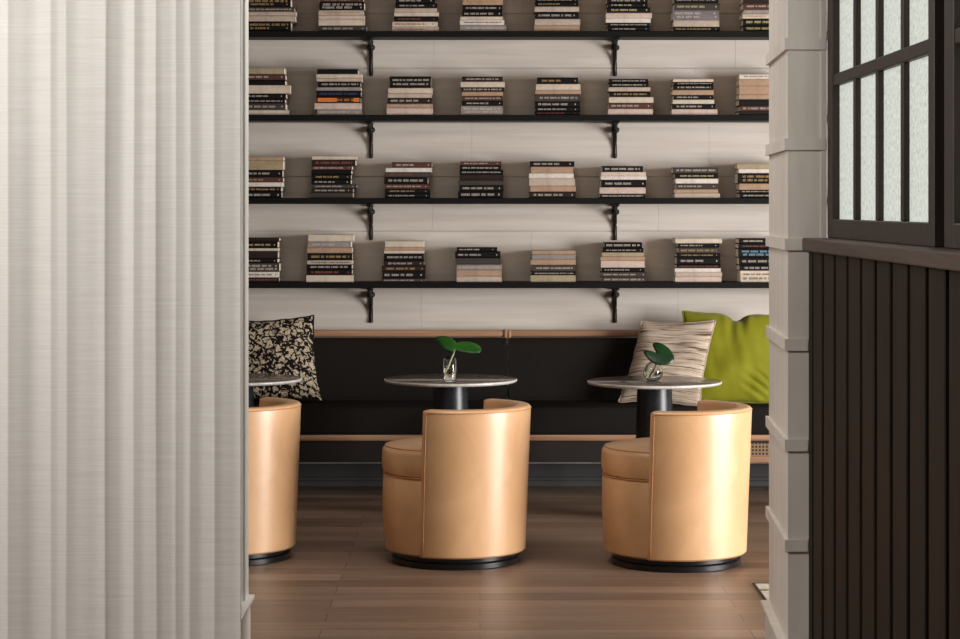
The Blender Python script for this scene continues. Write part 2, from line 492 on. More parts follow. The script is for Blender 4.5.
# ------------------------------------------------------------------ shelves
ZS = [2.72, 2.225, 1.733, 1.235]
SHN = ['top', 'second-highest', 'second-lowest', 'lowest']
SHL = ['black wall shelf cut by the top picture edge, highest of the four',
       'black wall shelf, second from the top of the four',
       'black wall shelf, third from the top of the four',
       'black wall shelf just above the bench, lowest of the four']
def bracket_meshes():
    b = B()
    box(b, -.012, .012, -.012, 0, -.246, -.035, .003, 1)              # wall strap
    box(b, -.014, .014, -.225, 0, -.047, -.035, .002, 1)              # arm under the shelf
    pts = []
    for k in range(15):
        t = k / 14 * PI / 2
        pts.append((0, -.006 - .185 * (1 - math.cos(t)), -.225 + .18 * math.sin(t)))
    tube(b, pts, .009, 8)
    lathe(b, [(0, -.253), (.011, -.251), (.0125, -.243), (.0125, -.231)], 16, 0, -.008)
    k = B(); bmesh.ops.create_uvsphere(k, u_segments=20, v_segments=12, radius=.026, matrix=Matrix.Translation((0, -.03, -.082)) @ Matrix.Diagonal((1, 1, .8, 1)))
    lathe(k, [(.013, -.052), (.017, -.049), (.017, -.046), (0, -.046)], 16, 0, -.03)
    s = B(); lathe(s, [(0, 0), (.006, 0), (.006, .006), (0, .008)], 12)
    return b, k, s
proto_b = None
for i, (z, lab) in enumerate(zip(ZS, SHL)):
    sh = thing('wall_shelf', lab, 'shelf', (0, D_WALL, z), 'black bracketed wall shelves')
    bm = B(); box(bm, -3.6, 3.6, -.25, -.002, -.035, 0, .002, 1)
    obj('shelf_board', bm, M['shelf_black'], sh)
    for px in (-2.08, PX(371, 13.24), PX(615, 13.24), 2.24):
        if proto_b is None:
            b1, k1, s1 = bracket_meshes()
            bo = obj('bracket', b1, M['black_metal'], sh, 'angle'); ko = obj('collar', k1, M['black_metal'], bo, True)
            so = obj('screw', s1, M['silver'], bo, 'angle'); so.location = (.006, -.013, -.16); so.rotation_euler = (PI / 2, 0, 0)
            proto_b = (bo, ko, so)
        else:
            bo = proto_b[0].copy(); COL.objects.link(bo); bo.parent = sh
            for ch in proto_b[1:]:
                c = ch.copy(); COL.objects.link(c); c.parent = bo
        bo.location = (px, 0, 0)

# ------------------------------------------------------------------ books
# colours and words for them
BC = {'K': ((12, 10, 10), 'black'), 'B': ((40, 28, 24), 'dark brown'), 'D': ((62, 56, 52), 'charcoal'), 'G': ((138, 130, 124), 'grey'),
      'C': ((196, 182, 165), 'cream'), 'W': ((208, 199, 190), 'white'), 'T': ((164, 136, 113), 'tan'), 'P': ((194, 173, 162), 'pale pink'),
      'S': ((178, 162, 148), 'stone grey'), 'L': ((158, 144, 118), 'olive beige'), 'R': ((78, 51, 43), 'reddish brown'), 'V': ((114, 106, 110), 'mauve grey')}
TCOL = {'w': ((184, 174, 164), 'white'), 'g': ((166, 138, 92), 'gold'), 'y': ((184, 172, 118), 'yellow'), 'r': ((140, 70, 62), 'red'), 'k': ((40, 34, 32), 'dark'),
        'o': ((222, 120, 48), 'orange'), 'u': ((120, 160, 188), 'blue'), 'b': ((50, 60, 110), 'navy')}
BM = {k: simple('book_cover_' + v[1].replace(' ', '_'), v[0], 0.6, 0, 0.2, var=0.08, nscale=25) for k, v in BC.items()}
TM = {k: simple('spine_ink_' + v[1], v[0], 0.6) for k, v in TCOL.items()}

STACKS = {
 0: (15.97, 0, [
  (244, [(-30,105,20,745,'K','g'),(110,170,20,800,'D','w'),(180,240,20,830,'S',''),(245,335,20,820,'S',''),(340,500,20,750,'K','g')]),
  (312, [(-40,20,130,820,'R','w'),(25,155,120,835,'K','w'),(160,235,105,820,'S','g'),(240,300,105,835,'P',''),(305,400,105,835,'C',''),(405,500,110,870,'D','w')]),
  (386, [(-30,50,150,780,'K','w'),(55,125,150,815,'K','w'),(130,190,140,815,'S',''),(195,255,130,845,'C',''),(262,340,130,830,'K','r'),(348,420,100,825,'C','r'),(428,505,100,845,'S','r')]),
  (453, [(-30,75,160,800,'T','g'),(80,175,150,790,'K','w'),(178,260,150,790,'K','w'),(265,315,120,800,'C',''),(318,395,110,820,'W','k'),(400,505,110,850,'G','w')]),
  (527, [(-30,30,130,820,'K','w'),(35,105,135,825,'K','g'),(110,190,125,835,'S',''),(195,300,125,825,'K','w'),(310,405,125,850,'S','w'),(410,510,115,845,'T','')]),
  (599, [(-30,50,130,780,'K','w'),(55,120,140,780,'K','w'),(125,205,120,815,'K','y'),(212,285,110,845,'P',''),(295,365,110,825,'W',''),(370,430,140,810,'K','w'),(432,510,140,810,'K','w')]),
  (667, [(-40,65,120,825,'K','w'),(70,180,120,845,'D','y'),(185,335,95,835,'V','w'),(342,440,110,840,'S','w'),(450,525,100,845,'K','g')]),
  (724, [(-30,60,310,1040,'B',''),(65,165,310,1040,'R','w'),(170,235,320,1040,'G','w'),(240,310,295,1040,'C','g'),(315,420,310,1040,'K','y'),(425,520,310,1040,'K','y')])]),
 1: (9.83, 60, [
  (240, [(75,135,0,435,'L',''),(138,190,0,445,'R','w'),(195,243,0,445,'K',''),(247,325,0,490,'C',''),(328,378,0,450,'K','w'),(380,420,0,440,'K','w'),(425,487,0,450,'D','w'),(490,540,0,470,'C','')]),
  (305, [(95,140,120,520,'K',''),(145,182,110,560,'C',''),(184,218,115,560,'S',''),(220,268,125,545,'K','w'),(272,308,115,550,'G','w'),(310,365,110,550,'K','b'),(368,425,110,545,'B','o'),(430,490,95,550,'P',''),(493,548,120,555,'G','w')]),
  (375, [(170,280,145,550,'K','w'),(283,335,130,565,'C',''),(338,380,125,560,'S',''),(382,435,125,560,'B','w'),(438,480,115,565,'T','w'),(482,550,115,570,'P','')]),
  (447, [(170,215,148,550,'B','w'),(220,272,135,570,'C',''),(275,315,138,560,'B','w'),(318,357,145,550,'T',''),(360,405,150,550,'R','w'),(408,455,145,550,'K','w'),(458,548,140,550,'G','w')]),
  (522, [(185,248,152,555,'K','g'),(250,305,138,575,'C',''),(308,348,130,580,'T',''),(350,420,135,570,'D','w'),(422,475,130,570,'K','w'),(477,517,130,572,'K','w'),(519,555,130,572,'K','r')]),
  (595, [(195,230,140,525,'K','w'),(232,272,140,530,'K','w'),(275,315,135,545,'S',''),(318,370,140,545,'K','g'),(373,425,138,575,'C',''),(430,485,135,570,'R','w'),(490,550,130,570,'P','')]),
  (660, [(200,228,130,525,'C',''),(230,258,135,525,'K','w'),(260,303,130,525,'K','w'),(307,355,125,530,'T',''),(358,400,135,525,'K','w'),(403,443,128,535,'C',''),(446,492,122,548,'K','w'),(497,555,115,565,'P','')]),
  (715, [(155,195,240,690,'W','k'),(200,265,235,690,'T',''),(268,345,240,690,'T',''),(350,398,235,690,'T',''),(402,460,235,690,'K',''),(463,515,250,690,'R','w'),(518,555,235,690,'B','')])]),
 2: (9.83, 145, [
  (240, [(108,145,0,425,'T',''),(148,235,0,425,'L','g'),(238,305,0,415,'K','w'),(310,355,0,420,'R','g'),(360,402,0,418,'W',''),(405,450,0,405,'K','g'),(453,515,0,405,'K','w')]),
  (300, [(102,135,115,555,'C',''),(138,195,115,545,'B','r'),(198,238,115,510,'R','w'),(240,280,112,505,'K',''),(282,330,112,500,'K','g'),(333,378,112,500,'K','w'),(381,418,112,555,'D','w'),(420,460,110,520,'B','w'),(462,515,100,520,'D','')]),
  (372, [(165,218,195,590,'R','w'),(220,262,135,588,'W',''),(264,310,125,580,'D','r'),(312,378,120,550,'K','w'),(380,425,125,565,'R','w'),(428,470,125,570,'K','g'),(472,518,125,570,'K','w')]),
  (445, [(160,198,150,555,'R','w'),(200,245,145,550,'K','w'),(247,285,145,575,'K','w'),(287,340,145,575,'B',''),(345,392,135,575,'D',''),(395,450,140,575,'K','w'),(453,520,130,570,'K','w')]),
  (516, [(160,212,138,575,'K','w'),(214,275,150,565,'T',''),(278,325,130,570,'W',''),(328,398,128,580,'S',''),(402,455,140,590,'T',''),(460,522,130,590,'B','w')]),
  (588, [(210,265,140,540,'K','w'),(268,305,130,570,'C',''),(308,342,125,575,'W',''),(346,418,130,572,'K','w'),(420,480,118,570,'P',''),(483,525,118,565,'B','w')]),
  (660, [(228,285,130,575,'D','w'),(288,335,150,572,'K','y'),(338,385,155,575,'W',''),(388,440,160,570,'D','w'),(443,480,145,575,'T','y'),(483,530,145,590,'S','w')]),
  (715, [(195,243,220,690,'L',''),(247,287,235,690,'W',''),(290,390,225,690,'K','g'),(393,450,240,690,'T',''),(455,485,240,690,'K','w'),(487,535,240,690,'K','w')])]),
 3: (9.83, 227, [
  (240, [(95,128,0,385,'B',''),(130,195,0,370,'K','y'),(197,222,0,375,'C',''),(225,295,0,370,'B',''),(298,340,0,370,'K','w'),(343,425,0,385,'D','w'),(430,480,0,375,'W','k'),(485,530,0,380,'B','r')]),
  (297, [(62,125,110,555,'C',''),(128,185,105,530,'G','w'),(190,240,100,540,'T',''),(243,310,100,540,'K','g'),(314,352,100,545,'S','k'),(355,403,95,540,'K','w'),(405,458,95,540,'K','r'),(460,528,90,550,'C','')]),
  (370, [(125,183,150,530,'C',''),(185,215,140,530,'T',''),(217,245,140,530,'C',''),(248,318,135,530,'K','w'),(320,368,135,530,'B','w'),(370,420,115,545,'B','g'),(422,490,120,540,'K','w'),(493,528,115,545,'D','w')]),
  (445, [(195,232,115,512,'K','w'),(235,298,100,545,'K','w'),(300,360,105,545,'D',''),(363,415,115,560,'G','w'),(418,475,115,560,'T',''),(478,535,115,560,'S','')]),
  (517, [(228,265,150,578,'T',''),(268,312,150,578,'G',''),(318,368,135,580,'T',''),(371,433,145,580,'D','w'),(436,470,140,578,'K','w'),(473,540,135,580,'L','')]),
  (588, [(150,203,165,535,'K','w'),(206,245,145,548,'K','w'),(248,288,140,550,'L',''),(290,328,125,560,'T',''),(330,395,130,560,'P',''),(398,440,140,560,'K','w'),(442,487,130,580,'D','w'),(490,540,130,575,'D','w')]),
  (660, [(115,160,150,610,'C',''),(165,203,180,585,'K','w'),(205,258,180,578,'D','g'),(262,297,165,595,'K','g'),(299,372,165,595,'K','w'),(374,405,165,595,'K','r'),(408,445,150,600,'W',''),(448,490,155,612,'S',''),(493,545,150,605,'P','')]),
  (715, [(115,165,235,660,'K','w'),(168,213,230,660,'K','r'),(216,300,230,680,'K','u'),(303,375,240,680,'K','w'),(378,430,240,680,'K','w'),(433,545,250,680,'C','k')])]),
}
ORD = ['', 'second', 'third', 'fourth', 'fifth', 'sixth', 'seventh', 'eighth', 'ninth']
SORD = ['leftmost stack', 'second stack from left', 'third stack from left', 'fourth stack from left', 'fourth stack from right', 'third stack from right', 'second stack from right', 'rightmost stack']

def letters(bm, w, h, y, rnd, mi):
    """rows of letter-like strokes on the spine, local x in [0,w], z in [0,h]"""
    rows = 2 if h > .045 else 1
    lh = min(.0125, h * .34 / (1 if rows == 1 else 1.4))
    for r in range(rows):
        zc = h * (.5 if rows == 1 else (.68 if r == 0 else .32))
        x = w * rnd.uniform(.05, .12); end = w * rnd.uniform(.5, .8)
        if rnd.random() < .45: end = w * .93
        hh = lh * rnd.uniform(.75, 1.0)
        while x < end:
            for _ in range(rnd.randint(2, 7)):
                lw = hh * rnd.uniform(.35, .62)
                if x + lw > w * .95: break
                k = rnd.random()
                box(bm, x, x + lw * .38, y - .0006, y, zc - hh / 2, zc + hh / 2, mi=mi)
                if k < .75: box(bm, x + lw * .38, x + lw, y - .0006, y, zc + hh * .5 - hh * .28, zc + hh * .5, mi=mi)
                if k < .5: box(bm, x + lw * .38, x + lw, y - .0006, y, zc - hh * .5, zc - hh * .5 + hh * .28, mi=mi)
                if k > .4: box(bm, x + lw * .7, x + lw, y - .0006, y, zc - hh * .4, zc + hh * .4, mi=mi)
                x += lw + hh * .14
            x += hh * rnd.uniform(.4, 1.0)
        if end < w * .85:      # publisher's mark at the right end
            xm = w * rnd.uniform(.88, .92)
            box(bm, xm, xm + hh * .55, y - .0006, y, zc - hh * .4, zc + hh * .4, mi=mi)

def book(x0, x1, z, h, dy, depth, col, txt, label, group, rz, special=None):
    w = x1 - x0
    t = thing('book', label, 'book', ((x0 + x1) / 2, D_BOOK + dy + depth / 2, z), group, rz)
    rnd = random.Random(hash((round(x0, 4), round(z, 4))))
    ox, oy = -w / 2, -depth / 2
    bt = min(.0032, h * .16)
    bm = B()
    # cover: rounded spine toward the room and two boards, open at head, tail and fore-edge
    sp = [(oy + .012, 0), (oy + .004, 0), (oy + .001, h * .12), (oy, h * .3), (oy, h * .7), (oy + .001, h * .88), (oy + .004, h), (oy + .012, h)]
    inn = [(oy + .012, bt), (oy + .006, bt), (oy + .005, h * .3), (oy + .005, h * .7), (oy + .006, h - bt), (oy + .012, h - bt)]
    loop = [(-oy, 0)] + [(y, q) for y, q in sp] + [(-oy, h), (-oy, h - bt)] + inn[::-1] + [(-oy, bt)]
    A = [bm.verts.new((ox, y, q)) for y, q in loop]; C = [bm.verts.new((-ox, y, q)) for y, q in loop]
    n = len(loop)
    bm.faces.new(A); bm.faces.new(C[::-1])
    for k in range(n): bm.faces.new((A[k], C[k], C[(k + 1) % n], A[(k + 1) % n]))
    mats = [BM[col]]
    if txt:
        lb = B(); letters(lb, w, h, 0, rnd, 1)
        if special == 'o':
            box(lb, w * .03, w * .46, -.0006, 0, h * .2, h * .8, mi=1); box(lb, w * .84, w * .97, -.0006, 0, h * .2, h * .8, mi=1)
        me = bpy.data.meshes.new('tmp'); lb.to_mesh(me); lb.free()
        nv = len(bm.faces)
        me.transform(Matrix.Translation((ox, oy, 0)))
        bm.from_mesh(me); bpy.data.meshes.remove(me)
        mats.append(TM[txt])
    obj('cover', bm, mats, t)
    bm = B(); box(bm, ox + .003, -ox - .003, oy + .0055, -oy - .004, bt, h - bt)
    obj('pages', bm, M['page'], t)
    return t

for s, (k, oy, stacks) in STACKS.items():
    for si, (oxp, books) in enumerate(stacks):
        ybot = books[-1][1]; n = len(books)
        mpp = D_BOOK / F / k                          # metres per zoomed pixel
        for bi, (ya, yb, xa, xb, col, txt) in enumerate(books):
            ynext = books[bi + 1][0] if bi + 1 < n else ybot
            z = ZS[s] + (ybot - ynext) * mpp + .0004; h = (ynext - ya) * mpp - .0006
            x0 = PX(oxp + xa / k, D_BOOK); x1 = PX(oxp + xb / k, D_BOOK)
            words = BC[col][1] + ' book' + ((' with %s lettering' % TCOL[txt][1]) if txt else '')
            if s == 0:
                pos = 'at the bottom' if bi == n - 1 else ORD[n - 1 - bi] + ' from bottom'
            else:
                pos = 'topmost' if bi == 0 else ('at the bottom' if bi == n - 1 else ORD[bi] + ' from top')
            label = '%s, %s, %s, %s shelf' % (words, pos, SORD[si], SHN[s])
            rnd = random.Random(s * 1000 + si * 50 + bi)
            depth = rnd.uniform(.165, .19); dy = rnd.uniform(0, .012)
            book(x0, x1, z, h, dy, depth, col, txt, label, 'book stacks on the %s shelf' % SHN[s], math.radians(rnd.uniform(-1.0, 1.0)), txt)

# ------------------------------------------------------------------ bench
D_BF = 12.55
def rounded_slab(bm, x0, x1, y0, y1, z0, z1, r, puff=.012, seg=5):
    box(bm, x0, x1, y0, y1, z0, z1, r, seg)
def bench(x0, x1, label, legs, cane_from=None):
    xc = (x0 + x1) / 2
    legs = [q - xc for q in legs]
    t = thing('bench_sofa', label, 'sofa', (xc, D_BF, 0), 'long upholstered bench')
    w = (x1 - x0) / 2
    a, b_ = -w, w
    dep = 13.22 - D_BF
    bm = B(); box(bm, a, b_, .01, .06, PZ(441.5, D_BF), PZ(434.6, D_BF), .012, 3); obj('front_rail', bm, M['bench_wood'], t, 'angle')
    zt, zb = PZ(441.5, D_BF), PZ(463, D_BF)
    bm = B(); box(bm, a, b_, .03, .05, zb, zt); obj('front_panel', bm, M['bench_dark'], t)
    if cane_from is not None:
        c0 = cane_from - xc
        bm = B(); box(bm, c0, b_ - .03, .022, .031, zb + .035, zt - .012); obj('cane_panel', bm, M['cane'], t)
        bm = B(); box(bm, c0 - .03, b_, .012, .03, zb, zb + .035, .004, 2); box(bm, c0 - .03, c0, .012, .03, zb, zt, .004, 2); obj('cane_frame', bm, M['bench_wood'], t)
    bm = B(); box(bm, a, b_, .05, dep, zb, zt + .03); obj('seat_base', bm, M['bench_dark'], t)
    for lx in legs:
        for ly in (.12, dep - .12):
            bm = B(); lathe(bm, [(0, 0), (.016, 0), (.02, zb + .001), (0, zb + .001)], 16, lx, ly); obj('leg', bm, M['base_black'], t, 'angle')
    bm = B(); box(bm, a + .004, b_ - .004, .0, .50, zt + .032, .538, .03, 5); obj('seat_cushion', bm, M['bench_fabric'], t, 'angle')
    # backrest
    bm = B()
    pts = [(.44, .53), (.47, .56), (.505, .875), (.53, .90), (.575, .90), (.60, .88), (.60, .53)]
    A = [bm.verts.new((a + .006, y, z)) for y, z in pts]; C = [bm.verts.new((b_ - .006, y, z)) for y, z in pts]
    bm.faces.new(A); bm.faces.new(C[::-1]); n = len(pts)
    for k in range(n): bm.faces.new((A[k], C[k], C[(k + 1) % n], A[(k + 1) % n]))
    obj('back_cushion', bm, M['bench_fabric'], t)
    d = D_BF + .60
    bm = B(); box(bm, a, b_, .575, .615, PZ(336.8, d), PZ(329.8, d), .012, 3); obj('back_rail', bm, M['bench_wood'], t, 'angle')
    for px in (a + .008, b_ - .008):
        bm = B(); box(bm, px - .008, px + .008, .566, .63, PZ(341, d), PZ(329.2, d), .004, 2); obj('back_post', bm, M['bench_wood'], t, 'angle')
    return t
bench(-2.35, PX(507.0, 13.1), 'left half of the black bench sofa, left of the rail joint', (-2.2, -.13))
bench(PX(508.2, 13.1), 2.45, 'right half of the black bench sofa with woven cane at its front', (.95, 2.3), PX(751, D_BF))

# ------------------------------------------------------------------ tub chairs
def arc_dir(a): return Vector((math.sin(a), -math.cos(a), 0))
R_T, R_B, TH = .357, .331, .075
Z0, Z1 = .055, .743
def shell_prof(inset=0.0):
    """closed loop (r, z) of the shell wall"""
    pts = []
    ro = lambda z: R_B + (R_T - R_B) * (z - Z0) / (Z1 - Z0)
    rt = .018
    n = 10
    for k in range(n + 1):
        z = Z0 + .008 + (Z1 - rt - Z0 - .008) * k / n; pts.append((ro(z), z))
    for k in range(1, 6):
        t = PI / 2 * k / 5; pts.append((ro(Z1) - rt + rt * math.cos(t), Z1 - rt + rt * math.sin(t)))
    for k in range(0, 6):
        t = PI / 2 * k / 5; pts.append((ro(Z1) - TH + rt - rt * math.sin(t), Z1 - rt + rt * math.cos(t)))
    for k in range(1, 7):
        z = Z1 - rt + (Z0 - Z1 + rt) * k / 6; pts.append((ro(z) - TH, z))
    pts.append((ro(Z0) - .008, Z0))
    if inset:
        cx = [(max(min(r, ro(z) - inset), ro(z) - TH + inset), max(min(z, Z1 - inset), Z0 + inset * .4)) for r, z in pts]
        return cx
    return pts
SL = math.radians(5.5)
def slant(a, z, a0, a1):
    m = (a0 + a1) / 2; q = (a - m) / ((a1 - a0) / 2)
    return a + SL * (1 - (z - Z0) / (Z1 - Z0)) * (abs(q) ** 3) * (1 if q > 0 else -1)
def make_chair(a0, a1, label):
    t = thing('tub_chair', label, 'chair', (0, 0, 0), 'tan leather tub chairs')
    a0, a1 = math.radians(a0), math.radians(a1)
    bm = B(); rings = []
    e = .021
    secs = []
    ea = e / R_T
    for k in range(5): th = PI / 2 * k / 4; secs.append((a0 + ea * (1 - math.sin(th)), e * (1 - math.sin(PI / 2 * k / 4)) if False else e * (1 - math.cos(PI / 2 - th))))
    secs = [(a0 + ea * (1 - math.cos(PI / 2 * k / 4)), e * (1 - math.sin(PI / 2 * k / 4))) for k in range(5)]
    N = 56
    for k in range(1, N): secs.append((a0 + ea + (a1 - a0 - 2 * ea) * k / N, 0))
    secs += [(a1 - ea * (1 - math.cos(PI / 2 * k / 4)), e * (1 - math.sin(PI / 2 * k / 4))) for k in range(4, -1, -1)]
    for a, ins in secs:
        ring = []
        for r, z in shell_prof(ins):
            d = arc_dir(slant(a, z, a0, a1)); ring.append(bm.verts.new((d.x * r, d.y * r, z)))
        rings.append(ring)
    n = len(rings[0])
    for A, C in zip(rings, rings[1:]):
        for k in range(n): bm.faces.new((A[k], A[(k + 1) % n], C[(k + 1) % n], C[k]))
    bm.faces.new(rings[0][::-1]); bm.faces.new(rings[-1])
    sh = obj('back_shell', bm, M['leather'], t, 'angle')
    # welt along the outer edge: up one end, along the top, down the other
    bm = B(); pts = []
    ro = lambda z: R_B + (R_T - R_B) * (z - Z0) / (Z1 - Z0)
    am, zt = .012 / R_T, Z1 - .014
    for k in range(12):
        z = Z0 + .01 + (zt - .012 - Z0 - .01) * k / 11; d = arc_dir(slant(a0 + am * 2.0, z, a0, a1)); pts.append((d.x * (ro(z) + .0004), d.y * (ro(z) + .0004), z))
    for k in range(N + 1):
        d = arc_dir(a0 + am * 2.6 + (a1 - a0 - 5.2 * am) * k / N); pts.append((d.x * (ro(zt) - .0004), d.y * (ro(zt) - .0004), zt))
    for k in range(12):
        z = Z0 + .01 + (zt - .012 - Z0 - .01) * (11 - k) / 11; d = arc_dir(slant(a1 - am * 2.0, z, a0, a1)); pts.append((d.x * (ro(z) + .0004), d.y * (ro(z) + .0004), z))
    tube(bm, pts, .0028, 6); obj('piping', bm, M['piping'], sh, True)
    # seat drum and cushion, pushed a little forward (away from the middle of the back)
    f = -arc_dir((a0 + a1) / 2) * .016
    rs = .334
    bm = B(); lathe(bm, [(0, .056), (rs - .026, .056), (rs - .012, .066), (rs - .008, .10), (rs + .002, .26), (rs, .405), (rs - .008, .417), (0, .419)], 72, f.x, f.y)
    obj('seat_drum', bm, M['leather'], t, 'angle')
    bm = B(); prof = [(0, .421), (rs - .014, .421), (rs - .003, .428), (rs + .003, .45), (rs + .005, .485), (rs + .003, .523)]
    for k in range(1, 7):
        th = PI / 2 * k / 6; prof.append((rs + .003 - .03 + .03 * math.cos(th), .523 + .03 * math.sin(th)))
    prof += [(rs - .1, .568), (rs - .2, .577), (0, .58)]
    lathe(bm, prof, 72, f.x, f.y); sc_ = obj('seat_cushion', bm, M['leather'], t, 'angle')
    bm = B()
    for z, r in ((.420, rs - .004), (.549, rs - .012)):
        pts = [(f.x + r * math.cos(2 * PI * k / 72), f.y + r * math.sin(2 * PI * k / 72), z) for k in range(73)]
        tube(bm, pts, .004, 6, False)
    obj('piping', bm, M['piping'], sc_, True)
    bm = B(); lathe(bm, [(0, 0), (.300, 0), (.306, .004), (.306, .026), (.300, .031), (.292, .033), (.292, .056), (0, .056)], 72)
    obj('swivel_base', bm, M['base_black'], t, 'angle')
    return t
ch = make_chair(-26, 153.5, 'tan leather tub chair in the middle, in front of the middle table')
ch.location = (PX(456, 10.47), 10.47, 0)
def dup(root, loc, label, rz=0):
    r = root.copy(); COL.objects.link(r); r.location = loc; r.rotation_euler = (0, 0, rz); r['label'] = label
    for c0 in list(root.children):
        c = c0.copy(); COL.objects.link(c); c.parent = r
        for g0 in c0.children:
            gg = g0.copy(); COL.objects.link(gg); gg.parent = c
    return r
dup(ch, (PX(676, 10.40), 10.40, 0), 'tan leather tub chair on the right, beside the banded column', math.radians(1))
dup(ch, (PX(226.5, 10.56), 10.56, 0), 'tan leather tub chair partly hidden by the curtain edge', math.radians(0))

# ------------------------------------------------------------------ tables
def make_table(label):
    t = thing('pedestal_table', label, 'table', (0, 0, 0), 'round marble pedestal tables')
    R = .362; zt = .747
    bm = B()
    lathe(bm, [(0, zt - .018), (R - .012, zt - .018), (R - .004, zt - .014), (R, zt - .008), (R - .001, zt - .003), (R - .006, zt)], 96, mi=1)
    lathe(bm, [(R - .006, zt), (0, zt)], 96, mi=0)
    bmesh.ops.remove_doubles(bm, verts=bm.verts, dist=1e-5)
    obj('table_top', bm, [M['marble'], M['marble_rim_glint']], t, 'angle')
    bm = B(); lathe(bm, [(0, .716), (.125, .716), (.13, .719), (.13, .728), (0, .728)], 48); obj('mounting_plate', bm, M['base_black'], t, 'angle')
    bm = B(); lathe(bm, [(0, .03), (.118, .03), (.116, .05), (.102, .40), (.093, .715), (0, .715)], 64); obj('pedestal', bm, M['pedestal'], t, 'angle')
    bm = B(); lathe(bm, [(0, 0), (.20, 0), (.203, .004), (.2, .018), (.15, .029), (0, .031)], 64); obj('foot', bm, M['base_black'], t, 'angle')
    return t
T2 = (PX(450.7, 11.96), 11.96); T3 = (PX(654.5, 11.82), 11.82); T1 = (PX(236, 12.0), 12.0)
tb = make_table('round grey marble table in the middle, holding the tall cylinder vase'); tb.location = (*T2, 0)
dup(tb, (*T3, 0), 'round grey marble table on the right, holding the round bubble vase', 1.9)
dup(tb, (*T1, 0), 'round marble table at left, cut off by the curtain edge', 0.8)

# vases
ZT = .7472
def leaf(name, outline, centre, d0, depth_per_v, bulge, mat, parent, base, thick=.0016):
    """outline: px points (closed); depth grows with height above the centre. Two skins give it real thickness"""
    cx = sum(p[0] for p in outline) / len(outline) if centre is None else centre[0]
    cy = sum(p[1] for p in outline) / len(outline) if centre is None else centre[1]
    n = len(outline); rings = 5
    bm = B()
    def pt(px, py, r, off):
        d = d0 + (cy - py) * depth_per_v
        p = P(px, py, d)
        dd = Vector((0, -.55, .83))
        return p - base + dd * (off - bulge * r * r)
    layers = []
    for off in (0, -thick):
        c = bm.verts.new(pt(cx, cy, 0, off)); rr = []
        for k in range(1, rings + 1):
            q = k / rings
            rr.append([bm.verts.new(pt(cx + (x - cx) * q, cy + (y - cy) * q, q, off)) for x, y in outline])
        for i in range(n): bm.faces.new((c, rr[0][i], rr[0][(i + 1) % n]))
        for A, C in zip(rr, rr[1:]):
            for i in range(n): bm.faces.new((A[i], C[i], C[(i + 1) % n], A[(i + 1) % n]))
        layers.append(rr[-1])
    for i in range(n): bm.faces.new((layers[0][i], layers[0][(i + 1) % n], layers[1][(i + 1) % n], layers[1][i]))
    return obj(name, bm, mat, parent, True)
def smooth_loop(pts, sub=5):
    out = []; n = len(pts)
    for i in range(n):
        p0, p1, p2, p3 = (Vector(pts[(i + j) % n]) for j in (-1, 0, 1, 2))
        for s_ in range(sub):
            t = s_ / sub
            out.append(tuple(.5 * ((2 * p1) + (-p0 + p2) * t + (2 * p0 - 5 * p1 + 4 * p2 - p3) * t * t + (-p0 + 3 * p1 - 3 * p2 + p3) * t ** 3)))
    return out

dv = 11.76
v = thing('glass_vase', 'clear cylinder glass vase on the middle marble table', 'vase', (PX(449.8, dv), dv, ZT), 'clear glass vases on the tables')
r = .0355; h = PZ(357.5, dv) - ZT
bm = B(); lathe(bm, [(0, 0), (r - .002, 0), (r, .003), (r, h - .012), (r - .006, h - .003), (r - .008, h), (r - .010, h - .003), (r - .0035, h - .014), (r - .0035, .009), (0, .008)], 48); obj('vase_body', bm, M['glass'], v, 'angle')
bm = B(); lathe(bm, [(0, .0085), (r - .0038, .0095), (r - .0038, h * .55), (0, h * .55)], 48); obj('water', bm, M['water'], v, 'angle')
base = Vector((PX(455, dv), dv, PZ(351, dv)))
lf = thing('leaf_stem', 'broad two-lobed green leaf standing in the cylinder vase', 'leaf', (PX(446, dv), dv, ZT + .012))
b0 = Vector(lf.location)
pts = [P(444.5, 378, dv + .005) - b0, P(447, 370, dv) - b0, P(451, 360, dv) - b0, P(454.5, 351.5, dv) - b0, P(456, 347, dv + .004) - b0]
bm = B(); tube(bm, pts, [.0042, .0045, .0042, .0038, .003], 10); obj('stalk', bm, M['stem'], lf, True)
o1 = smooth_loop([(434.9, 337.2), (438.6, 335.4), (444.6, 335.0), (450.5, 336.5), (454.5, 339.6), (456.6, 342.0), (460.5, 340.8), (469.1, 340.6), (477.3, 343.5), (481.3, 347.6), (479.8, 351.3), (473.6, 352.2), (465.4, 351.2), (459.0, 350.0), (455.7, 348.8), (453.0, 350.3), (446.0, 348.2), (439.6, 343.2)])
leaf('leaf_blade', o1, (455.5, 345), dv - .01, .006, .006, M['leaf'], lf, b0)

dv = 11.80
v = thing('glass_vase', 'round clear bubble vase on the right marble table', 'vase', (PX(653, dv), dv, ZT), 'clear glass vases on the tables')
R = .054
prof = [(0, 0)]
for k in range(1, 15):
    a = -PI / 2 + .35 + (PI - .35 - .42) * k / 14 * 1.0
    prof.append((R * math.cos(a), R * .93 + R * math.sin(a) * .99 - .0))
prof[0] = (0, max(0.0, prof[1][1] - .002)); zoff = min(p[1] for p in prof); prof = [(a, b_ - zoff) for a, b_ in prof]
top = prof[-1]
inner = [(max(a - .003, 0), b_ + (.004 if b_ < R else -.001)) for a, b_ in prof[1:]][::-1]
bm = B(); lathe(bm, prof + [(top[0] + .001, top[1] + .003), (top[0] - .002, top[1] + .003)] + inner + [(0, inner[-1][1])], 48); obj('vase_body', bm, M['glass'], v, True)
wp = [(a - .0002, b_ + .0003) for a, b_ in inner[::-1] if b_ < R * 1.0]
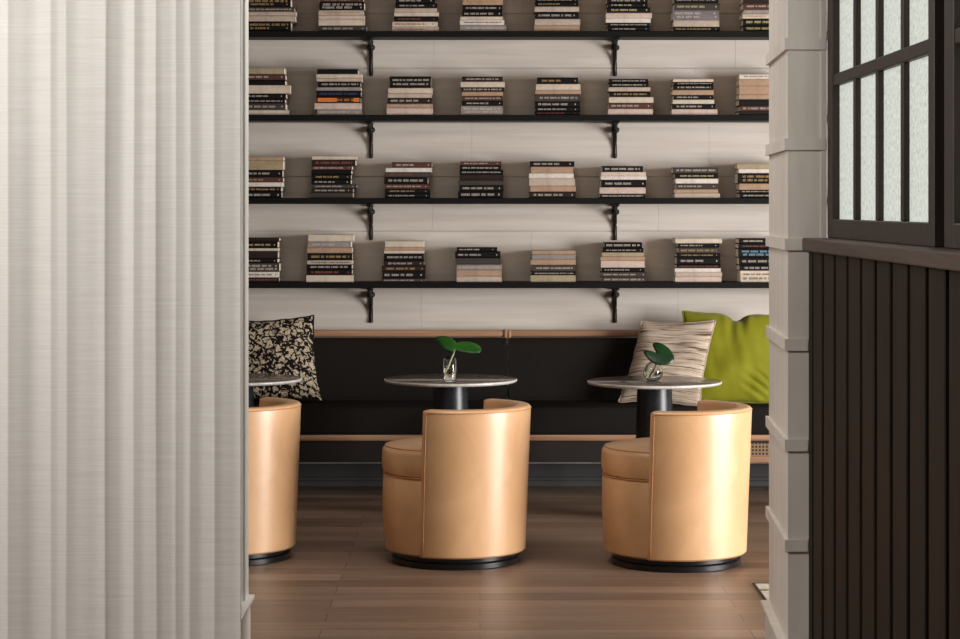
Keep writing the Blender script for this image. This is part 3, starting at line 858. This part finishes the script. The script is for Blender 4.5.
bm = B(); lathe(bm, [(0, wp[0][1])] + wp + [(0, wp[-1][1])], 48); obj('water', bm, M['water'], v, 'angle')
lf = thing('leaf_stem', 'dark green heart-shaped leaf standing in the bubble vase', 'leaf', (PX(655, dv), dv, ZT + .012))
b0 = Vector(lf.location)
pts = [P(650, 376, dv) - b0, P(654, 369, dv) - b0, P(657, 362, dv) - b0, P(657.5, 354.5, dv) - b0]
bm = B(); tube(bm, pts, [.003, .0034, .0034, .0026], 10); obj('stalk', bm, M['dark_leaf'], lf, True)
o2 = smooth_loop([(643.6, 350.1), (647.0, 348.7), (651.3, 350.1), (654.8, 352.8), (656.6, 354.2), (656.1, 350.6), (653.5, 345.8), (653.0, 341.8), (656.1, 340.8), (661.6, 342.0), (668.5, 346.3), (673.3, 352.8), (674.2, 358.0), (670.6, 361.8), (663.7, 363.5), (658.2, 363.2), (652.2, 360.9), (647.0, 356.3)])
leaf('leaf_blade', o2, (660, 354), dv - .015, .0035, .010, M['dark_leaf'], lf, b0)

# ------------------------------------------------------------------ cushions
def cushion(label, corners, thick, mat, bow=.05, seed=0, sag=None, crease=.0, folds=None, name='throw_cushion'):
    """corners: TL, TR, BR, BL as world points"""
    TL, TR, BR, BL = corners
    org = (BL + BR) / 2
    t = thing(name, label, 'cushion', org)
    nrm = ((TR - TL).cross(BL - TL)).normalized()
    if nrm.y > 0: nrm = -nrm
    bm = B(); N = 44
    uvl = bm.loops.layers.uv.new('UVMap')
    grid = {}
    for side in (1, -1):
        for i in range(N + 1):
            for j in range(N + 1):
                if side == -1 and (i in (0, N) or j in (0, N)): grid[(side, i, j)] = grid[(1, i, j)]; continue
                u, w = i / N, j / N
                a, c = 2 * u - 1, 2 * w - 1
                # concave edges, sharp corners
                uu = .5 + .5 * a * (1 - bow * (1 - c * c)); ww = .5 + .5 * c * (1 - bow * (1 - a * a))
                p = TL.lerp(TR, uu).lerp(BL.lerp(BR, uu), ww)
                if sag: p = p + sag(u, w)
                p = p + (TR - TL).normalized() * .006 * noise.noise(Vector((w * 7, seed, a))) + (TL - BL).normalized() * .006 * noise.noise(Vector((u * 7, seed + 9, c)))
                f = max(0, (1 - abs(a) ** 2.2)) ** .55 * max(0, (1 - abs(c) ** 2.2)) ** .55
                off = thick * f
                nn = noise.noise(Vector((u * 3.1 + seed, w * 3.1, side * 3))) * .018 * f
                cr = crease * f * noise.noise(Vector((u * 9 + seed * 3, w * 3.5 - u * 4, side)))
                if folds and side == 1: cr += folds(u, w)
                grid[(side, i, j)] = bm.verts.new(p + nrm * side * (off + nn + cr) - org)
    for side in (1, -1):
        for i in range(N):
            for j in range(N):
                q = [grid[(side, i, j)], grid[(side, i + 1, j)], grid[(side, i + 1, j + 1)], grid[(side, i, j + 1)]]
                if len(set(q)) < 3: continue
                try: f = bm.faces.new(q)
                except ValueError: continue
                for l, (ii, jj) in zip(f.loops, ((i, j), (i + 1, j), (i + 1, j + 1), (i, j + 1))): l[uvl].uv = (ii / N, jj / N)
    obj('cushion_cover', bm, mat, t, True)
    bm = B(); ring = []
    for i in range(N): ring.append((i, 0))
    for j in range(N): ring.append((N, j))
    for i in range(N): ring.append((N - i, N))
    for j in range(N + 1): ring.append((0, N - j))
    pts = []
    for i, j in ring:
        u, w = i / N, j / N; a, c = 2 * u - 1, 2 * w - 1
        uu = .5 + .5 * a * (1 - bow * (1 - c * c)); ww = .5 + .5 * c * (1 - bow * (1 - a * a))
        p = TL.lerp(TR, uu).lerp(BL.lerp(BR, uu), ww)
        if sag: p = p + sag(u, w)
        p = p + (TR - TL).normalized() * .006 * noise.noise(Vector((w * 7, seed, a))) + (TL - BL).normalized() * .006 * noise.noise(Vector((u * 7, seed + 9, c)))
        pts.append(p - org)
    tube(bm, pts, .0045, 6, False); obj('welt', bm, mat, t, True)
    return t
cushion('black cushion with beige floral print at the left end of bench', [P(226, 320, 12.98), P(314, 315, 12.98), P(322.5, 401, 12.80), P(224, 402, 12.80)], .075, M['floral'], .085, 1)
cushion('beige striped woven cushion leaning on the lime green cushion', [P(641.5, 321.5, 12.96), P(716, 320, 12.90), P(699.5, 407.5, 12.62), P(618, 402, 12.80)], .07, M['striped'], .07, 2)
def folds(u, w):
    m = math.exp(-((u - .86) / .16) ** 2 - ((w - .80) / .14) ** 2)
    a = (w - .72) - .55 * (u - .8)
    v = m * .020 * math.sin(a * 58)
    m2 = math.exp(-((u - .56) / .13) ** 2) * max(0, 1 - w * 2.6)
    return v + m2 * .014 * math.cos((u - .56) * 46)
def dip(u, w):
    k = math.exp(-((u - .56) / .085) ** 2) * max(0, 1 - w * 3.2)
    return Vector((0, 0, -.042 * k))
cushion('plain lime green cushion at the right end of the bench', [P(682.5, 311, 13.0), P(778, 315, 13.0), P(774, 404, 12.80), P(688, 404, 12.80)], .08, M['lime'], .035, 5, dip, .005, folds)

# ------------------------------------------------------------------ curtain
D_C = 6.95
edges_px = [-260, -225, -190, -150, -112, -72, -35, 8, 50, 66, 105, 134, 157, 176, 190, 213, 241.0]
amps = [.09, .09, .09, .09, .09, .09, .09, .11, .065, .085, .11, .09, .09, .075, .085, .07, .05]
t = thing('curtain', 'full-height off-white linen curtain hanging in soft folds on the left', 'curtain', (PX(0, D_C), D_C, 0))
bm = B(); cols = []
rows = 60; ztop, zbot = CEIL - .03, .012
xs = []
for i in range(len(edges_px) - 1):
    n = max(10, int((edges_px[i + 1] - edges_px[i]) / 1.1))
    for k in range(n): xs.append((i, k / n))
xs.append((len(edges_px) - 2, 1.0))
def fold(i, t, z):
    zz = (z - 1.3)
    e0, e1 = edges_px[i], edges_px[i + 1]
    w0 = 2.2 * noise.noise(Vector((i * 3.7, z * .55, 0))) if i > 0 else 0
    w1 = 2.2 * noise.noise(Vector(((i + 1) * 3.7, z * .55, 0))) if i < len(edges_px) - 2 else 0
    px = e0 + w0 + (e1 + w1 - e0 - w0) * t
    w = (e1 - e0) * D_C / F
    A = amps[i] * w * (1 + .3 * noise.noise(Vector((i * 5.1, z * .8, 4))))
    c = abs(2 * t - 1)
    f = 1 - c ** 1.9                      # cloth hangs in a hollow between two ridges
    # small ripple inside the broad folds
    f += .10 * math.sin(t * PI) * math.sin(t * 9 + i * 2.1)
    return px, A * f
for i, tt in xs:
    col = []
    for rI in range(rows + 1):
        z = zbot + (ztop - zbot) * rI / rows
        px, dy = fold(i, tt, z)
        dy += .008 * noise.noise(Vector((px * .03, z * .7, 9)))
        x = (px - VX) * D_C / F
        col.append(bm.verts.new((x - t.location.x, dy, z)))
    cols.append(col)
for A, C in zip(cols, cols[1:]):
    for k in range(rows): bm.faces.new((A[k], C[k], C[k + 1], A[k + 1]))
cl = obj('curtain_cloth', bm, M['curtain'], t, True)
md = cl.modifiers.new('thickness', 'SOLIDIFY'); md.thickness = .0025; md.offset = 1
bm = B(); tube(bm, [(-1.2, -.02, CEIL - .015), (.85, -.02, CEIL - .015)], .012, 12); obj('curtain_track', bm, M['white_trim'], t, True)

# ------------------------------------------------------------------ light
def area(name, loc, target, sx, sy, power, col=(1, 1, 1)):
    L = bpy.data.lights.new(name, 'AREA'); L.shape = 'RECTANGLE'; L.size = sx; L.size_y = sy; L.energy = power; L.color = col
    o = bpy.data.objects.new(name, L); COL.objects.link(o); o.location = loc
    o.rotation_euler = (Vector(target) - Vector(loc)).to_track_quat('-Z', 'Y').to_euler()
    return o
area('daylight_right_window', (X_R - .03, 8.0, 1.36), (-1.6, 11.4, 1.36), 3.3, 2.55, 800, (1.0, .985, .965))
area('daylight_left_window', (X_L + .05, 4.7, 2.85), (.2, 7.8, 2.1), 2.6, .8, 80, (1.0, .98, .95))
area('ceiling_light_entry', (-2.3, 4.8, CEIL - .04), (-.9, 6.9, 1.9), 1.0, 1.0, 108, (1, .99, .97))
area('fill_light_lounge', (-.2, 9.1, CEIL - .04), (-.2, 9.2, 0), 1.2, .8, 34, (1, .97, .93))  # added overhead fill to brighten the column reveal and near floor
w = bpy.data.worlds.new('World'); sc.world = w; w.use_nodes = True
w.node_tree.nodes['Background'].inputs['Color'].default_value = (.9, .95, 1, 1)
w.node_tree.nodes['Background'].inputs['Strength'].default_value = 0.2

# ------------------------------------------------------------------ camera
cam = bpy.data.cameras.new('camera'); co = bpy.data.objects.new('camera', cam); COL.objects.link(co)
co.location = (0, 0, EYE); co.rotation_euler = (PI / 2, 0, 0)
cam.sensor_fit = 'HORIZONTAL'; cam.sensor_width = 36; cam.lens = F / 960 * 36
cam.shift_y = -(319.5 - VY) / 960; cam.shift_x = 0
cam.clip_start = .05; cam.clip_end = 100
sc.camera = co
vs = sc.view_settings
sc.display_settings.display_device = 'sRGB'
vs.view_transform = 'Standard'; vs.look = 'None'; vs.gamma = 1; vs.use_curve_mapping = False; vs.exposure = 0.0
try:
    sc.cycles.use_denoising = True
except Exception: pass
sc.cycles.max_bounces = 8; sc.cycles.transmission_bounces = 8
